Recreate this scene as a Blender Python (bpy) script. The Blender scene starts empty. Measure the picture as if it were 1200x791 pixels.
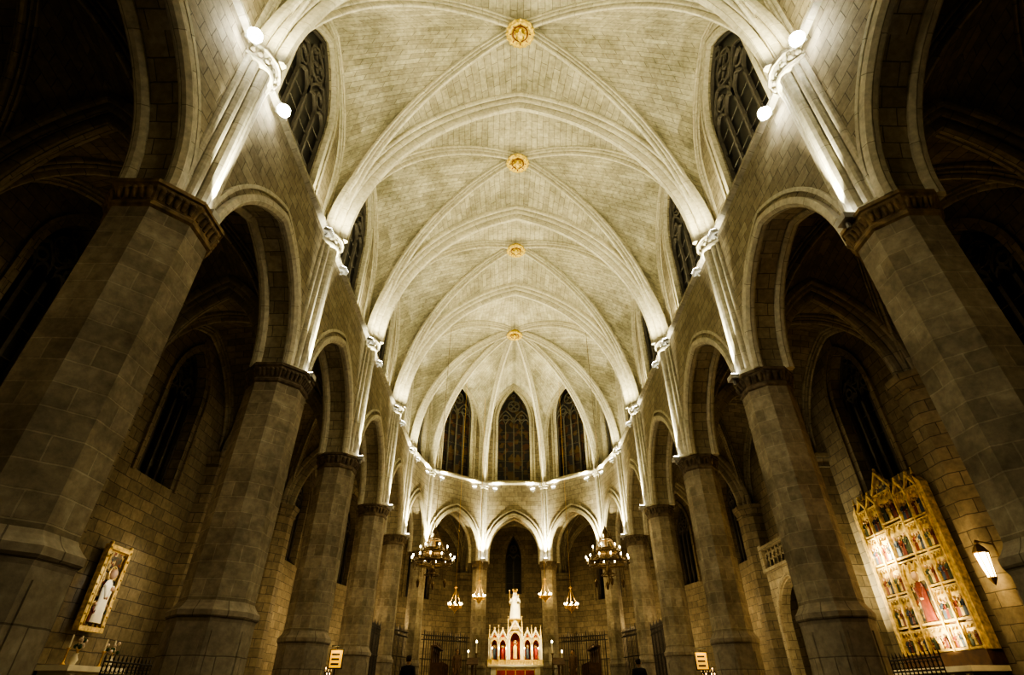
import bpy, math, random
from mathutils import Vector as V, Matrix
random.seed(4)
sc = bpy.context.scene
Z = V((0,0,1))
# ------------------------------------------------------------------ materials
def mat_new(name):
    m = bpy.data.materials.new(name); m.use_nodes = True
    nt = m.node_tree; b = nt.nodes['Principled BSDF']
    return m, nt, b
def stone(name, c1, c2, mortar, bw=.75, rh=.38, ms=.012, rough=.9, bump=.5, stain=.5, dark=(.5,.47,.42), sscale=.55):
    m, nt, b = mat_new(name); N = nt.nodes; L = nt.links
    uv = N.new('ShaderNodeUVMap'); tc = N.new('ShaderNodeTexCoord')
    br = N.new('ShaderNodeTexBrick'); br.inputs['Scale'].default_value = 1
    br.inputs['Brick Width'].default_value = bw; br.inputs['Row Height'].default_value = rh
    br.inputs['Mortar Size'].default_value = ms; br.inputs['Mortar Smooth'].default_value = .3
    br.inputs['Color1'].default_value = (*c1,1); br.inputs['Color2'].default_value = (*c2,1)
    br.inputs['Mortar'].default_value = (*mortar,1)
    nz0 = N.new('ShaderNodeTexNoise'); nz0.inputs['Scale'].default_value = 1.6
    L.new(tc.outputs['Object'], nz0.inputs['Vector'])
    add = N.new('ShaderNodeVectorMath'); add.operation='MULTIPLY_ADD'
    add.inputs[1].default_value=(.05,.05,.05)
    L.new(nz0.outputs['Color'], add.inputs[0]); L.new(uv.outputs['UV'], add.inputs[2])
    L.new(add.outputs[0], br.inputs['Vector'])
    n1 = N.new('ShaderNodeTexNoise'); n1.inputs['Scale'].default_value=sscale; n1.inputs['Detail'].default_value=8; n1.inputs['Roughness'].default_value=.65
    L.new(tc.outputs['Object'], n1.inputs['Vector'])
    r1 = N.new('ShaderNodeValToRGB'); r1.color_ramp.elements[0].position=.35; r1.color_ramp.elements[1].position=.62
    r1.color_ramp.elements[0].color=(*dark,1); r1.color_ramp.elements[1].color=(1,1,1,1)
    L.new(n1.outputs['Fac'], r1.inputs['Fac'])
    mx = N.new('ShaderNodeMix'); mx.data_type='RGBA'; mx.blend_type='MULTIPLY'; mx.inputs[0].default_value=stain
    L.new(br.outputs['Color'], mx.inputs[6]); L.new(r1.outputs['Color'], mx.inputs[7])
    n2 = N.new('ShaderNodeTexNoise'); n2.inputs['Scale'].default_value=7; n2.inputs['Detail'].default_value=7; n2.inputs['Roughness'].default_value=.6
    L.new(tc.outputs['Object'], n2.inputs['Vector'])
    r2 = N.new('ShaderNodeValToRGB'); r2.color_ramp.elements[0].position=.3; r2.color_ramp.elements[1].position=.7
    r2.color_ramp.elements[0].color=(.64,.64,.64,1); r2.color_ramp.elements[1].color=(1.12,1.12,1.12,1)
    L.new(n2.outputs['Fac'], r2.inputs['Fac'])
    mx2 = N.new('ShaderNodeMix'); mx2.data_type='RGBA'; mx2.blend_type='MULTIPLY'; mx2.inputs[0].default_value=.85
    L.new(mx.outputs[2], mx2.inputs[6]); L.new(r2.outputs['Color'], mx2.inputs[7])
    L.new(mx2.outputs[2], b.inputs['Base Color'])
    b.inputs['Roughness'].default_value = rough
    ma = N.new('ShaderNodeMath'); ma.operation='MULTIPLY_ADD'; ma.inputs[1].default_value=.5
    L.new(n2.outputs['Fac'], ma.inputs[0])
    inv = N.new('ShaderNodeMath'); inv.operation='SUBTRACT'; inv.inputs[0].default_value=1
    L.new(br.outputs['Fac'], inv.inputs[1]); L.new(inv.outputs[0], ma.inputs[2])
    bp = N.new('ShaderNodeBump'); bp.inputs['Strength'].default_value=bump; bp.inputs['Distance'].default_value=.03
    L.new(ma.outputs[0], bp.inputs['Height']); L.new(bp.outputs[0], b.inputs['Normal'])
    return m
def plain(name, c, rough=.6, metal=0., noise=.25, scale=8, bump=.2):
    m, nt, b = mat_new(name); N=nt.nodes; L=nt.links
    tc = N.new('ShaderNodeTexCoord'); n=N.new('ShaderNodeTexNoise'); n.inputs['Scale'].default_value=scale; n.inputs['Detail'].default_value=5
    L.new(tc.outputs['Object'], n.inputs['Vector'])
    r=N.new('ShaderNodeValToRGB'); r.color_ramp.elements[0].position=.3; r.color_ramp.elements[1].position=.7
    r.color_ramp.elements[0].color=(*[x*(1-noise) for x in c],1); r.color_ramp.elements[1].color=(*[min(1,x*(1+noise)) for x in c],1)
    L.new(n.outputs['Fac'], r.inputs['Fac']); L.new(r.outputs['Color'], b.inputs['Base Color'])
    b.inputs['Roughness'].default_value=rough; b.inputs['Metallic'].default_value=metal
    bp=N.new('ShaderNodeBump'); bp.inputs['Strength'].default_value=bump; bp.inputs['Distance'].default_value=.01
    L.new(n.outputs['Fac'], bp.inputs['Height']); L.new(bp.outputs[0], b.inputs['Normal'])
    return m
def emis(name, c, s):
    m, nt, b = mat_new(name); b.inputs['Base Color'].default_value=(*c,1)
    b.inputs['Emission Color'].default_value=(*c,1); b.inputs['Emission Strength'].default_value=s
    return m
def glassmat(name, cols, scale=3.0, rough=.35, coord='UV', metal=0):
    m, nt, b = mat_new(name); N=nt.nodes; L=nt.links
    vo=N.new('ShaderNodeTexVoronoi'); vo.inputs['Scale'].default_value=scale
    if coord=='UV':
        uv=N.new('ShaderNodeUVMap'); L.new(uv.outputs['UV'], vo.inputs['Vector'])
    else:
        uv=N.new('ShaderNodeTexCoord'); nz=N.new('ShaderNodeTexNoise'); nz.inputs['Scale'].default_value=5
        L.new(uv.outputs['Object'],nz.inputs['Vector'])
        ad=N.new('ShaderNodeVectorMath'); ad.operation='MULTIPLY_ADD'; ad.inputs[1].default_value=(.25,.25,.25)
        L.new(nz.outputs['Color'],ad.inputs[0]); L.new(uv.outputs['Object'],ad.inputs[2]); L.new(ad.outputs[0],vo.inputs['Vector'])
    r=N.new('ShaderNodeValToRGB'); r.color_ramp.interpolation='CONSTANT'
    els=r.color_ramp.elements
    for i,c in enumerate(cols):
        if i<2: e=els[i]; e.position=i/len(cols)
        else: e=els.new(i/len(cols))
        e.color=(*c,1)
    sep=N.new('ShaderNodeSeparateColor'); L.new(vo.outputs['Color'], sep.inputs[0]); L.new(sep.outputs[0], r.inputs['Fac'])
    L.new(r.outputs['Color'], b.inputs['Base Color'])
    b.inputs['Roughness'].default_value=rough; b.inputs['Metallic'].default_value=metal
    bp=N.new('ShaderNodeBump'); bp.inputs['Strength'].default_value=.4; L.new(vo.outputs['Distance'], bp.inputs['Height']); L.new(bp.outputs[0], b.inputs['Normal'])
    return m
M_WALL = stone('ashlar_stone',(.45,.40,.28),(.32,.28,.19),(.17,.15,.105),rh=.32,bw=.6,bump=.5,ms=.012,stain=.6)
M_COL  = stone('column_stone',(.38,.33,.24),(.27,.23,.16),(.43,.38,.28),bw=.8,rh=.36,ms=.012,stain=.9,dark=(.40,.38,.34),bump=.55,sscale=.8)
M_VAULT= stone('vault_stone',(.52,.485,.355),(.39,.36,.26),(.23,.21,.155),bw=.95,rh=.31,ms=.013,stain=.75,dark=(.40,.40,.34),bump=.5,sscale=.6)
M_RIB  = stone('rib_stone',(.61,.575,.44),(.53,.495,.375),(.3,.28,.21),bw=1.4,rh=.6,ms=.01,stain=.3,bump=.2)
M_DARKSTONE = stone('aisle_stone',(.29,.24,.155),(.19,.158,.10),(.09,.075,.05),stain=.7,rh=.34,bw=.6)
M_CAP  = plain('capital_stone',(.13,.10,.065),.85,0,.45,6,.5)
M_CAPG = plain('capital_gilt',(.21,.15,.075),.7,.1,.6,5,.5)
M_UCAP = plain('upper_capital_stone',(.42,.39,.29),.85,0,.3,8,.4)
M_BASE = stone('base_stone',(.40,.355,.275),(.34,.30,.23),(.2,.17,.13),bw=1.2,rh=.7,stain=.8)
M_GLASS= glassmat('leaded_glass',[(.004,.0045,.006),(.008,.007,.006),(.012,.009,.007),(.003,.005,.007)],4)
M_GLASSW=glassmat('stained_glass',[(.008,.006,.005),(.06,.022,.008),(.008,.008,.014),(.07,.04,.01),(.014,.007,.006)],3.2)
M_TRAC = plain('tracery_stone',(.08,.07,.052),.9,0,.2,8,.2)
M_TRACA= plain('apse_tracery_stone',(.11,.10,.075),.9,0,.2,8,.2)
M_GOLD = plain('gilding',(.75,.48,.13),.4,.75,.3,14,.4)
M_GOLDP= plain('gold_paint',(.66,.48,.18),.45,.3,.3,12,.3)
M_OLDG = plain('aged_gilding',(.60,.44,.17),.32,.3,.5,9,.6)
M_BOSS = plain('boss_gilding',(.60,.44,.09),.45,.3,.45,9,.5)
M_PAINT= glassmat('painted_scene',[(.08,.045,.02),(.42,.31,.13),(.15,.035,.02),(.05,.045,.03),(.52,.40,.19),(.11,.08,.045),(.035,.04,.05),(.32,.21,.09)],11,.25,'OBJ')
M_RED  = plain('red_paint',(.30,.03,.02),.6,0,.3,10)
M_DRED = plain('dark_red_paint',(.13,.025,.015),.45,0,.4,10)
M_BLUE = plain('blue_paint',(.035,.05,.08),.6,0,.3,10)
M_GREEN= plain('green_paint',(.04,.05,.025),.6,0,.3,10)
M_FLESH= plain('skin',(.45,.29,.18),.6,0,.12,10)
M_MARB = plain('white_marble',(.80,.74,.56),.45,0,.12,3)
M_IRON = plain('wrought_iron',(.035,.032,.027),.5,.5,.3,12)
M_BRASS= plain('brass',(.12,.08,.035),.45,.7,.3,10)
M_WOOD = plain('dark_wood',(.09,.045,.02),.5,0,.4,6)
M_BOX  = plain('floodlight_body',(.4,.4,.38),.5,.3,.1,6)
M_FLOOR= stone('floor_stone',(.17,.14,.11),(.13,.11,.09),(.05,.045,.04),bw=.8,rh=.8,rough=.45,bump=.2)
M_CLOTH= plain('dark_coat',(.012,.012,.015),.9,0,.2,20)
M_TROU = plain('trousers',(.02,.022,.03),.9,0,.2,20)
M_HAIR = plain('hair',(.03,.02,.012),.8,0,.3,40)
M_FLOWER=plain('flowers',(.6,.5,.4),.8,0,.5,30)
M_LEAF = plain('leaves',(.04,.09,.03),.8,0,.4,30)
E_FLOOD= emis('floodlight_glow',(1,.98,.86),160)
E_FLOOD2= emis('floodlight_glow_soft',(1,.97,.85),30)
E_CANDLE=emis('candle_bulb',(1,.84,.5),26)
E_VOTIVE=emis('votive_flame',(1,.6,.2),10)
E_WARM = emis('lantern_glow',(1,.70,.28),18)
E_BOARD= emis('lit_notice',(1,.55,.03),.5)
E_ORANGE=emis('orange_bulb',(1,.32,.08),25)
# ------------------------------------------------------------------ mesh builder
class MB:
    def __init__(s): s.v=[]; s.f=[]; s.m=[]; s.uv=[]; s.sm=[]
    def add(s, verts, faces, mat=0, uvs=None, smooth=False):
        o=len(s.v); s.v+= [V(p) for p in verts]
        for k,f in enumerate(faces):
            s.f.append([o+i for i in f]); s.m.append(mat); s.sm.append(smooth)
            if uvs: s.uv.append([uvs[i] for i in f])
            else:
                ps=[V(verts[i]) for i in f]; n=V((0,0,0))
                for i in range(len(ps)): n+=ps[i].cross(ps[(i+1)%len(ps)])
                if n.length>1e-9: n.normalize()
                else: n=V((0,0,1))
                if abs(n.z)<.8:
                    t=Z.cross(n).normalized()
                    t=V((abs(t.x),t.y if t.x>=0 else -t.y,0)) if abs(t.x)>.3 else V((t.x if t.y>0 else -t.x,abs(t.y),0))
                    s.uv.append([(p.dot(t),p.z) for p in ps])
                else: s.uv.append([(p.x,p.y) for p in ps])
    def quad(s,a,b,c,d,mat=0): s.add([a,b,c,d],[[0,1,2,3]],mat)
    def box(s,c,sz,mat=0,rz=0):
        c=V(c); x,y,z=[k/2 for k in sz]
        R=Matrix.Rotation(rz,3,'Z')
        vs=[c+R@V((i*x,j*y,k*z)) for k in(-1,1) for j in(-1,1) for i in(-1,1)]
        s.add(vs,[[0,2,3,1],[4,5,7,6],[0,1,5,4],[2,6,7,3],[0,4,6,2],[1,3,7,5]],mat)
    def cyl(s,p0,p1,r0,r1=None,n=8,mat=0,smooth=True,cap=True):
        if r1 is None: r1=r0
        p0=V(p0);p1=V(p1);d=(p1-p0).normalized()
        a=d.cross(V((0,0,1)) if abs(d.z)<.9 else V((1,0,0))).normalized(); b=d.cross(a)
        vs=[]
        for p,r in((p0,r0),(p1,r1)):
            for i in range(n):
                t=2*math.pi*i/n; vs.append(p+a*r*math.cos(t)+b*r*math.sin(t))
        s.add(vs,[[i,(i+1)%n,n+(i+1)%n,n+i] for i in range(n)],mat,None,smooth)
        if cap: s.add(vs,[list(range(n))[::-1],list(range(n,2*n))],mat)
    def lathe(s,c,prof,n=16,mat=0,rot=0,smooth=True,sx=1,sy=1,cap=True):
        c=V(c); vs=[]
        for r,z in prof:
            for i in range(n):
                t=2*math.pi*(i+.5)/n+rot; vs.append(c+V((r*math.cos(t)*sx,r*math.sin(t)*sy,z)))
        fs=[]
        for k in range(len(prof)-1):
            for i in range(n): fs.append([k*n+i,k*n+(i+1)%n,(k+1)*n+(i+1)%n,(k+1)*n+i])
        s.add(vs,fs,mat,None,smooth)
        if cap: s.add(vs,[list(range(n))[::-1],[len(vs)-n+i for i in range(n)]],mat)
    def ball(s,c,r,mat=0,n=10,sz=1.):
        k=6; s.lathe(c,[(max(1e-4,r*math.sin(math.pi*i/k)),-r*sz*math.cos(math.pi*i/k)) for i in range(k+1)],n,mat,cap=False)
    def torus(s,c,R,r,mat=0,n=32,k=6,axis='Z',sz=1.):
        c=V(c); vs=[]
        for i in range(n):
            t=2*math.pi*i/n
            for j in range(k):
                a=2*math.pi*j/k; rr=R+r*math.cos(a); h=r*sz*math.sin(a)
                p=V((rr*math.cos(t),rr*math.sin(t),h))
                if axis=='Y': p=V((p.x,p.z,p.y))
                if axis=='X': p=V((p.z,p.x,p.y))
                vs.append(c+p)
        s.add(vs,[[i*k+j,((i+1)%n)*k+j,((i+1)%n)*k+(j+1)%k,i*k+(j+1)%k] for i in range(n) for j in range(k)],mat,None,True)
    def sweep(s,path,side,prof,mat=0,closed_prof=True,smooth=False,caps=True,closed=False):
        n=len(path); k=len(prof); vs=[]; uvs=[]; L=0; side=V(side)
        pl=[0]
        for j in range(1,k+1):
            a=prof[j-1]; b=prof[j%k]; pl.append(pl[-1]+math.hypot(a[0]-b[0],a[1]-b[1]))
        for i in range(n):
            if closed: T=(path[(i+1)%n]-path[i-1]).normalized()
            else: T=(path[min(i+1,n-1)]-path[max(i-1,0)]).normalized()
            N=side.cross(T).normalized()
            if i: L+=(path[i]-path[i-1]).length
            for j,(a,b) in enumerate(prof):
                vs.append(path[i]+side*a+N*b); uvs.append((L,pl[j]))
        kk=k if closed_prof else k-1; nn=n if closed else n-1
        fs=[[i*k+j,((i+1)%n)*k+j,((i+1)%n)*k+(j+1)%k,i*k+(j+1)%k] for i in range(nn) for j in range(kk)]
        s.add(vs,fs,mat,uvs,smooth)
        if caps and not closed: s.add(vs,[list(range(k))[::-1],[len(vs)-k+j for j in range(k)]],mat)
    def prism(s,pts,y0,y1,mat=0):
        n=len(pts); vs=[V((x,y0,z)) for x,z in pts]+[V((x,y1,z)) for x,z in pts]
        s.add(vs,[list(range(n)),list(range(n,2*n))[::-1]]+[[i,n+i,n+(i+1)%n,(i+1)%n] for i in range(n)],mat)
    def obj(s,name,mats,loc=(0,0,0),rz=0,parent=None):
        me=bpy.data.meshes.new(name); me.from_pydata([tuple(p) for p in s.v],[],s.f)
        for m in mats: me.materials.append(m)
        u=me.uv_layers.new(name='UVMap')
        flat=[]
        for f in s.uv:
            for q in f: flat+= [q[0],q[1]]
        u.data.foreach_set('uv',flat)
        me.polygons.foreach_set('material_index',s.m); me.polygons.foreach_set('use_smooth',s.sm)
        me.update()
        o=bpy.data.objects.new(name,me); sc.collection.objects.link(o); o.location=loc; o.rotation_euler=(0,0,rz)
        if parent: o.parent=parent
        return o
def empty(name,loc=(0,0,0),rz=0):
    o=bpy.data.objects.new(name,None); o.empty_display_size=.2; sc.collection.objects.link(o); o.location=loc; o.rotation_euler=(0,0,rz); return o
# ------------------------------------------------------------------ arches
def archpt(p0,p1,stilt,h):
    z=p0.z+h*(p1.z-p0.z); H=V((p1.x-p0.x,p1.y-p0.y,0)); d=H.length; Hn=H/d
    if z<=stilt: hor=0
    else:
        r=p1.z-stilt; dz=min(z-stilt,r)
        if r>=d: R=(d*d+r*r)/(2*d); hor=R-math.sqrt(max(0,R*R-dz*dz))
        else: hor=d*(1-math.sqrt(max(0,1-(dz/r)**2)))
    return V((p0.x+Hn.x*hor,p0.y+Hn.y*hor,z))
AM=math.radians(84)
def halfarch(p0,p1,stilt=None,n=16):
    if stilt is None: stilt=p0.z
    return [archpt(p0,p1,stilt,math.sin(i/n*AM)/math.sin(AM)) for i in range(n+1)]
def rollprof(w,d):
    P=[(-.5,-.25),(-.5,.08),(-.46,.2),(-.38,.22),(-.34,.02),(-.31,.40),(-.26,.52),(-.20,.52),(-.16,.15),(-.13,.78),(-.09,.95),(0,1.0)]
    P=P+[(-a,b) for a,b in P[-2::-1]]
    return [(a*w,b*d) for a,b in P]
PR_TR=rollprof(.84,.62); PR_DI=rollprof(.40,.38); PR_FO=rollprof(.36,.26); PR_AI=rollprof(.8,.45); PR_AD=rollprof(.36,.3)
def vault(shell,rib,corners,center,zs,apex,stilts,offs,profs,diag,n=16,m=4,umul=1.,rm=0):
    k=len(corners); C=V(center)
    cc=sum((V((c[0],c[1],0)) for c in corners),V((0,0,0)))/k
    for i in range(k):
        A=V((*corners[i],zs)); B=V((*corners[(i+1)%k],zs))
        mid=(A+B)/2; d=(B-A).normalized(); out=V((d.y,-d.x,0))
        if out.dot(mid-V((cc.x,cc.y,zs)))<0: out=-out
        mp=mid+out*offs[i]; mp.z=apex[i]
        for c in(A,B):
            sp=halfarch(c+out*offs[i],mp,stilts[i],n); dp=halfarch(c,C,zs,n)
            vs=[];uvs=[];L=0
            for a in range(n+1):
                if a: L+=(dp[a]-dp[a-1]).length
                w=(dp[a]-sp[a]).length
                for b in range(m+1):
                    t=b/m; p=sp[a].lerp(dp[a],t); p.z+=.03*math.sin(math.pi*t)*w
                    vs.append(p); uvs.append(((t-.5)*w*umul+i*3.3,L))
            shell.add(vs,[[a*(m+1)+b,a*(m+1)+b+1,(a+1)*(m+1)+b+1,(a+1)*(m+1)+b] for a in range(n) for b in range(m)],0,uvs,True)
            if profs[i]:
                H=V((mp.x-sp[0].x,mp.y-sp[0].y,0)).normalized(); rib.sweep(sp,Z.cross(H),profs[i],rm)
    if diag:
        for c in corners:
            A=V((*c,zs)); dp=halfarch(A,C,zs,n); H=V((C.x-A.x,C.y-A.y,0)).normalized(); rib.sweep(dp,Z.cross(H),diag,rm)
def archcurve(sc_,hw,spring,apex,n=10):
    p0=V((sc_-hw,0,spring)); p1=V((sc_,0,apex)); a=halfarch(p0,p1,spring,n)
    b=[V((2*sc_-p.x,0,p.z)) for p in a[-2::-1]]
    return a+b
class Fr:
    def __init__(s,A,B,center):
        A=V((A[0],A[1],0));B=V((B[0],B[1],0)); s.O=A; s.L=(B-A).length; s.D=(B-A).normalized()
        n=V((s.D.y,-s.D.x,0)); mid=(A+B)/2
        if n.dot(mid-V((center[0],center[1],0)))<0: n=-n
        s.N=n
    def p(s,a,t,z): return s.O+s.D*a+s.N*t+Z*z
def arch_wall(mb,fr,s0,s1,z0,z1,op,t0,t1,mat=0):
    scn,hw,sill,spring,apex=op
    cv=archcurve(scn,hw,spring,apex)
    for t in(t0,t1):
        P=lambda a,z: fr.p(a,t,z)
        if scn-hw>s0: mb.quad(P(s0,z0),P(scn-hw,z0),P(scn-hw,z1),P(s0,z1),mat)
        if scn+hw<s1: mb.quad(P(scn+hw,z0),P(s1,z0),P(s1,z1),P(scn+hw,z1),mat)
        if sill>z0: mb.quad(P(scn-hw,z0),P(scn+hw,z0),P(scn+hw,sill),P(scn-hw,sill),mat)
        for a,b in zip(cv,cv[1:]): mb.quad(P(a.x,a.z),P(b.x,b.z),P(b.x,z1),P(a.x,z1),mat)
    path=[(scn-hw,max(sill,z0))]+[(p.x,p.z) for p in cv]+[(scn+hw,max(sill,z0))]
    for a,b in zip(path,path[1:]): mb.quad(fr.p(a[0],t0,a[1]),fr.p(a[0],t1,a[1]),fr.p(b[0],t1,b[1]),fr.p(b[0],t0,b[1]),mat)
    if sill>z0: mb.quad(fr.p(scn-hw,t0,sill),fr.p(scn+hw,t0,sill),fr.p(scn+hw,t1,sill),fr.p(scn-hw,t1,sill),mat)
    mb.quad(fr.p(s0,t0,z1),fr.p(s1,t0,z1),fr.p(s1,t1,z1),fr.p(s0,t1,z1),mat)
    mb.quad(fr.p(s0,t0,z0),fr.p(s0,t1,z0),fr.p(s0,t1,z1),fr.p(s0,t0,z1),mat)
    mb.quad(fr.p(s1,t0,z0),fr.p(s1,t1,z0),fr.p(s1,t1,z1),fr.p(s1,t0,z1),mat)
def arch_mould(mb,fr,scn,hw,zb,spring,apex,t,prof,mat=0):
    cv=archcurve(scn,hw,spring,apex,14)
    pts=([(scn-hw,zb)] if zb<spring else [])+[(p.x,p.z) for p in cv]+([(scn+hw,zb)] if zb<spring else [])
    path=[fr.p(a,t,z) for a,z in pts]
    mb.sweep(path,Z.cross(fr.D),prof,mat)
WN=[0]
def window(fr,scn,hw,sill,spring,apex,t,lights=4,glass=M_GLASS,b=.10,trac=None):
    WN[0]+=1; mb=MB(); side=Z.cross(fr.D)
    sq=lambda w:[(-.07,-w/2),(.07,-w/2),(.07,w/2),(-.07,w/2)]
    def bar(pts,w=b,closed=False): mb.sweep([fr.p(a,t,z) for a,z in pts],side,sq(w),0,closed=closed)
    cv=archcurve(scn,hw,spring,apex,10)
    bar([(scn-hw,sill)]+[(p.x,p.z) for p in cv]+[(scn+hw,sill)],.16)
    bar([(scn-hw,sill+.04),(scn+hw,sill+.04)],.12)
    lw=2*hw/lights; zt=spring-.15*hw
    for i in range(1,lights): bar([(scn-hw+i*lw,sill),(scn-hw+i*lw,zt+(.5*hw if i==lights/2 else 0))],b*1.1)
    for i in range(lights):
        c=scn-hw+(i+.5)*lw; a=archcurve(c,lw/2,zt-.05,zt+lw*.75,5); bar([(p.x,p.z) for p in a],b*.8)
    def circ(c,z,r,w=b*.8,n=16): bar([(c+r*math.cos(2*math.pi*k/n),z+r*math.sin(2*math.pi*k/n)) for k in range(n)],w,True)
    H=apex-spring
    if lights>=4:
        for sg in(-1,1):
            a=archcurve(scn+sg*hw/2,hw/2,zt,zt+hw*.95,7); bar([(p.x,p.z) for p in a],b)
            circ(scn+sg*hw/2,zt+hw*.50,hw*.17)
        zc=spring+H*.50; r=hw*.36
        circ(scn,zc,r,b)
        for k in range(4): circ(scn+r*.5*math.cos(k*math.pi/2),zc+r*.5*math.sin(k*math.pi/2),r*.42,b*.6,10)
        circ(scn,spring+H*.83,hw*.12)
    else:
        zc=spring+H*.45; r=hw*.42; circ(scn,zc,r,b)
        for k in range(3): circ(scn+r*.5*math.cos(k*2.094+1.57),zc+r*.5*math.sin(k*2.094+1.57),r*.42,b*.6,10)
    z=sill+.8
    while z<zt-.2:
        mb.cyl(fr.p(scn-hw,t,z),fr.p(scn+hw,t,z),.015,.015,5,0); z+=.8
    pts=[(scn-hw,sill)]+[(p.x,p.z) for p in cv]+[(scn+hw,sill)]
    n=len(pts); vs=[fr.p(a,t+.05,z) for a,z in pts]
    mb.add(vs,[list(range(n))],1,[(a*1.,z*1.) for a,z in pts])
    return mb.obj('window_%d'%WN[0],[trac or M_TRAC,glass])
# ------------------------------------------------------------------ plan
YS=[-5.4,.9,7.2,13.4,19.8,26.2,31.9]
ZC=8.32; ZU=13.8; ZTOP=22.3
KEY=V((0,31.6,22.75))
RL={7.2:.86,13.4:.80,19.8:.70,26.2:.66,31.9:.60}
RR={7.2:.72,13.4:.68,19.8:.64,26.2:.60,31.9:.58}
def chain(sg): return [(sg*7,y) for y in YS]+[(sg*6.1,36.0),(sg*2.35,39.0)]
def outer(sg): return [(sg*11.7,y) for y in YS]+[(sg*9.9,38.9),(sg*3.75,43.6)]
def column(x,y,r,gilt=False,ang=None):
    mb=MB(); a=0 if ang is None else ang; k=ZC-8.42
    mb.lathe((0,0,0),[(r*1.35,0),(r*1.35,.35),(r*1.22,.45),(r*1.12,.5),(r*1.12,2.0),(r*1.14,2.06),(r*1.2,2.12),(r*1.2,2.22),(r*1.12,2.28),(r*1.04,2.36),(r*1.0,2.42)],8,1,a,False)
    for i in range(8):
        t=2*math.pi*i/8+a; ap=r*1.12*math.cos(math.pi/8)
        mb.box((math.cos(t)*ap,math.sin(t)*ap,1.25),(.05,r*.62,1.2),1,t)
    mb.lathe((0,0,0),[(r,2.4),(r,7.95+k)],8,0,a,False)
    mb.lathe((0,0,k),[(r,7.88),(r*1.06,7.92),(r*1.07,7.98),(r*1.02,8.03),(r*1.03,8.08),(r*1.08,8.2),(r*1.14,8.28),(r*1.15,8.33),(r*1.2,8.35),(r*1.2,8.43)],8,2,a,False)
    for i in range(8):
        t=2*math.pi*i/8+a; o=V((math.cos(t),math.sin(t),0))
        nn=5 if r>.7 else 3
        for j in range(nn):
            off=(j-(nn-1)/2)*r*.74/nn; ap=r*1.03*math.cos(math.pi/8)
            c=V((math.cos(t)*ap-math.sin(t)*off,math.sin(t)*ap+math.cos(t)*off,8.15+k))
            w=r*.3/nn
            mb.cyl(c-Z*.08,c+Z*.07+o*.06*r,w*.7,w*1.2,6,2)
            mb.ball(c+Z*.1+o*.08*r,w*1.1,2,6)
    mb.obj('octagonal_column',[M_COL,M_BASE,M_CAPG if gilt else M_CAP],(x,y,0))
SB=.30
def shaft(x,y,dirv,scale=1.,name='clustered_shaft'):
    d=V((dirv[0],dirv[1],0)).normalized(); s=Z.cross(d); mb=MB()
    base=V((x,y,0))+d*SB
    lob=[(-.46,.06,.09),(-.27,.14,.11),(0,.24,.17),(.27,.14,.11),(.46,.06,.09)]
    prof=[(-.56,-.1),(-.56,.02)]
    for cx,cy,r in lob:
        for k in range(7):
            t=math.pi*(1-k/6); prof.append((cx+r*math.cos(t),cy+r*math.sin(t)))
    prof+=[(.56,.02),(.56,-.1)]
    prof=[(a*scale,b*scale if b>0 else b) for a,b in prof]
    n=len(prof); vs=[];uv=[]
    for z in(ZC,ZU-.35):
        for i,(a,b) in enumerate(prof): vs.append(base+s*a+d*b+Z*z); uv.append((z,a))
    mb.add(vs,[[i,i+1,n+i+1,n+i] for i in range(n-1)],0,uv,False)
    def slab(z0,z1,e0,e1,m):
        vs=[]
        for z,e in((z0,e0),(z1,e1)):
            for a,b in[(-.58-e,-.1),(-.58-e,.05),(-.3-e,.30+e),(-.1,.42+e),(.1,.42+e),(.3+e,.30+e),(.58+e,.05),(.58+e,-.1)]:
                vs.append(base+s*(a*scale)+d*(b*scale)+Z*z)
        mb.add(vs,[[i,(i+1)%8,8+(i+1)%8,8+i] for i in range(8)]+[list(range(8))[::-1],list(range(8,16))],m)
    slab(ZC,ZC+.18,.02,.0,0)
    slab(ZU-.48,ZU-.42,.02,.04,1); slab(ZU-.42,ZU-.12,-.03,.08,1); slab(ZU-.12,ZU,.13,.13,1)
    for i in range(9):
        t=math.pi*i/8; c=base+s*(.58*scale*math.cos(t))+d*(.40*scale*math.sin(t)+.0)+Z*(ZU-.26)
        mb.ball(c,.08,1,6); mb.ball(c+Z*.1+ (c-base-Z*(ZU-.26))*.08,.06,1,6)
    mb.obj(name,[M_RIB,M_UCAP])
def flood_fixture(p,aim,glow=0):
    mb=MB(); p=V(p); a=V(aim).normalized()
    s=a.cross(Z).normalized() if abs(a.z)<.99 else V((0,1,0)); u=s.cross(a)
    def bx(c,hx,hy,hz,m):
        vs=[c+s*(i*hx)+u*(j*hy)+a*(k*hz) for k in(-1,1) for j in(-1,1) for i in(-1,1)]
        mb.add(vs,[[0,2,3,1],[4,5,7,6],[0,1,5,4],[2,6,7,3],[0,4,6,2],[1,3,7,5]],m)
    bx(p-a*.08,.15,.12,.07,0); bx(p,.125,.095,.015,1)
    if glow: mb.cyl(p-a*.02,p+a*.05,.17,.15,14,1)
    bx(p-a*.2,.03,.03,.08,0)
    mb.obj('floodlight',[M_BOX,E_FLOOD if glow else E_FLOOD2])
def spot(p,aim,power,ang,col=(1,.905,.58),rad=.08,blend=.8,name='spot'):
    l=bpy.data.lights.new(name,'SPOT'); l.energy=power; l.color=col; l.spot_size=math.radians(ang); l.spot_blend=blend; l.shadow_soft_size=rad
    o=bpy.data.objects.new(name,l); sc.collection.objects.link(o); o.location=p
    o.rotation_euler=V(aim).to_track_quat('-Z','Y').to_euler(); return o
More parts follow.
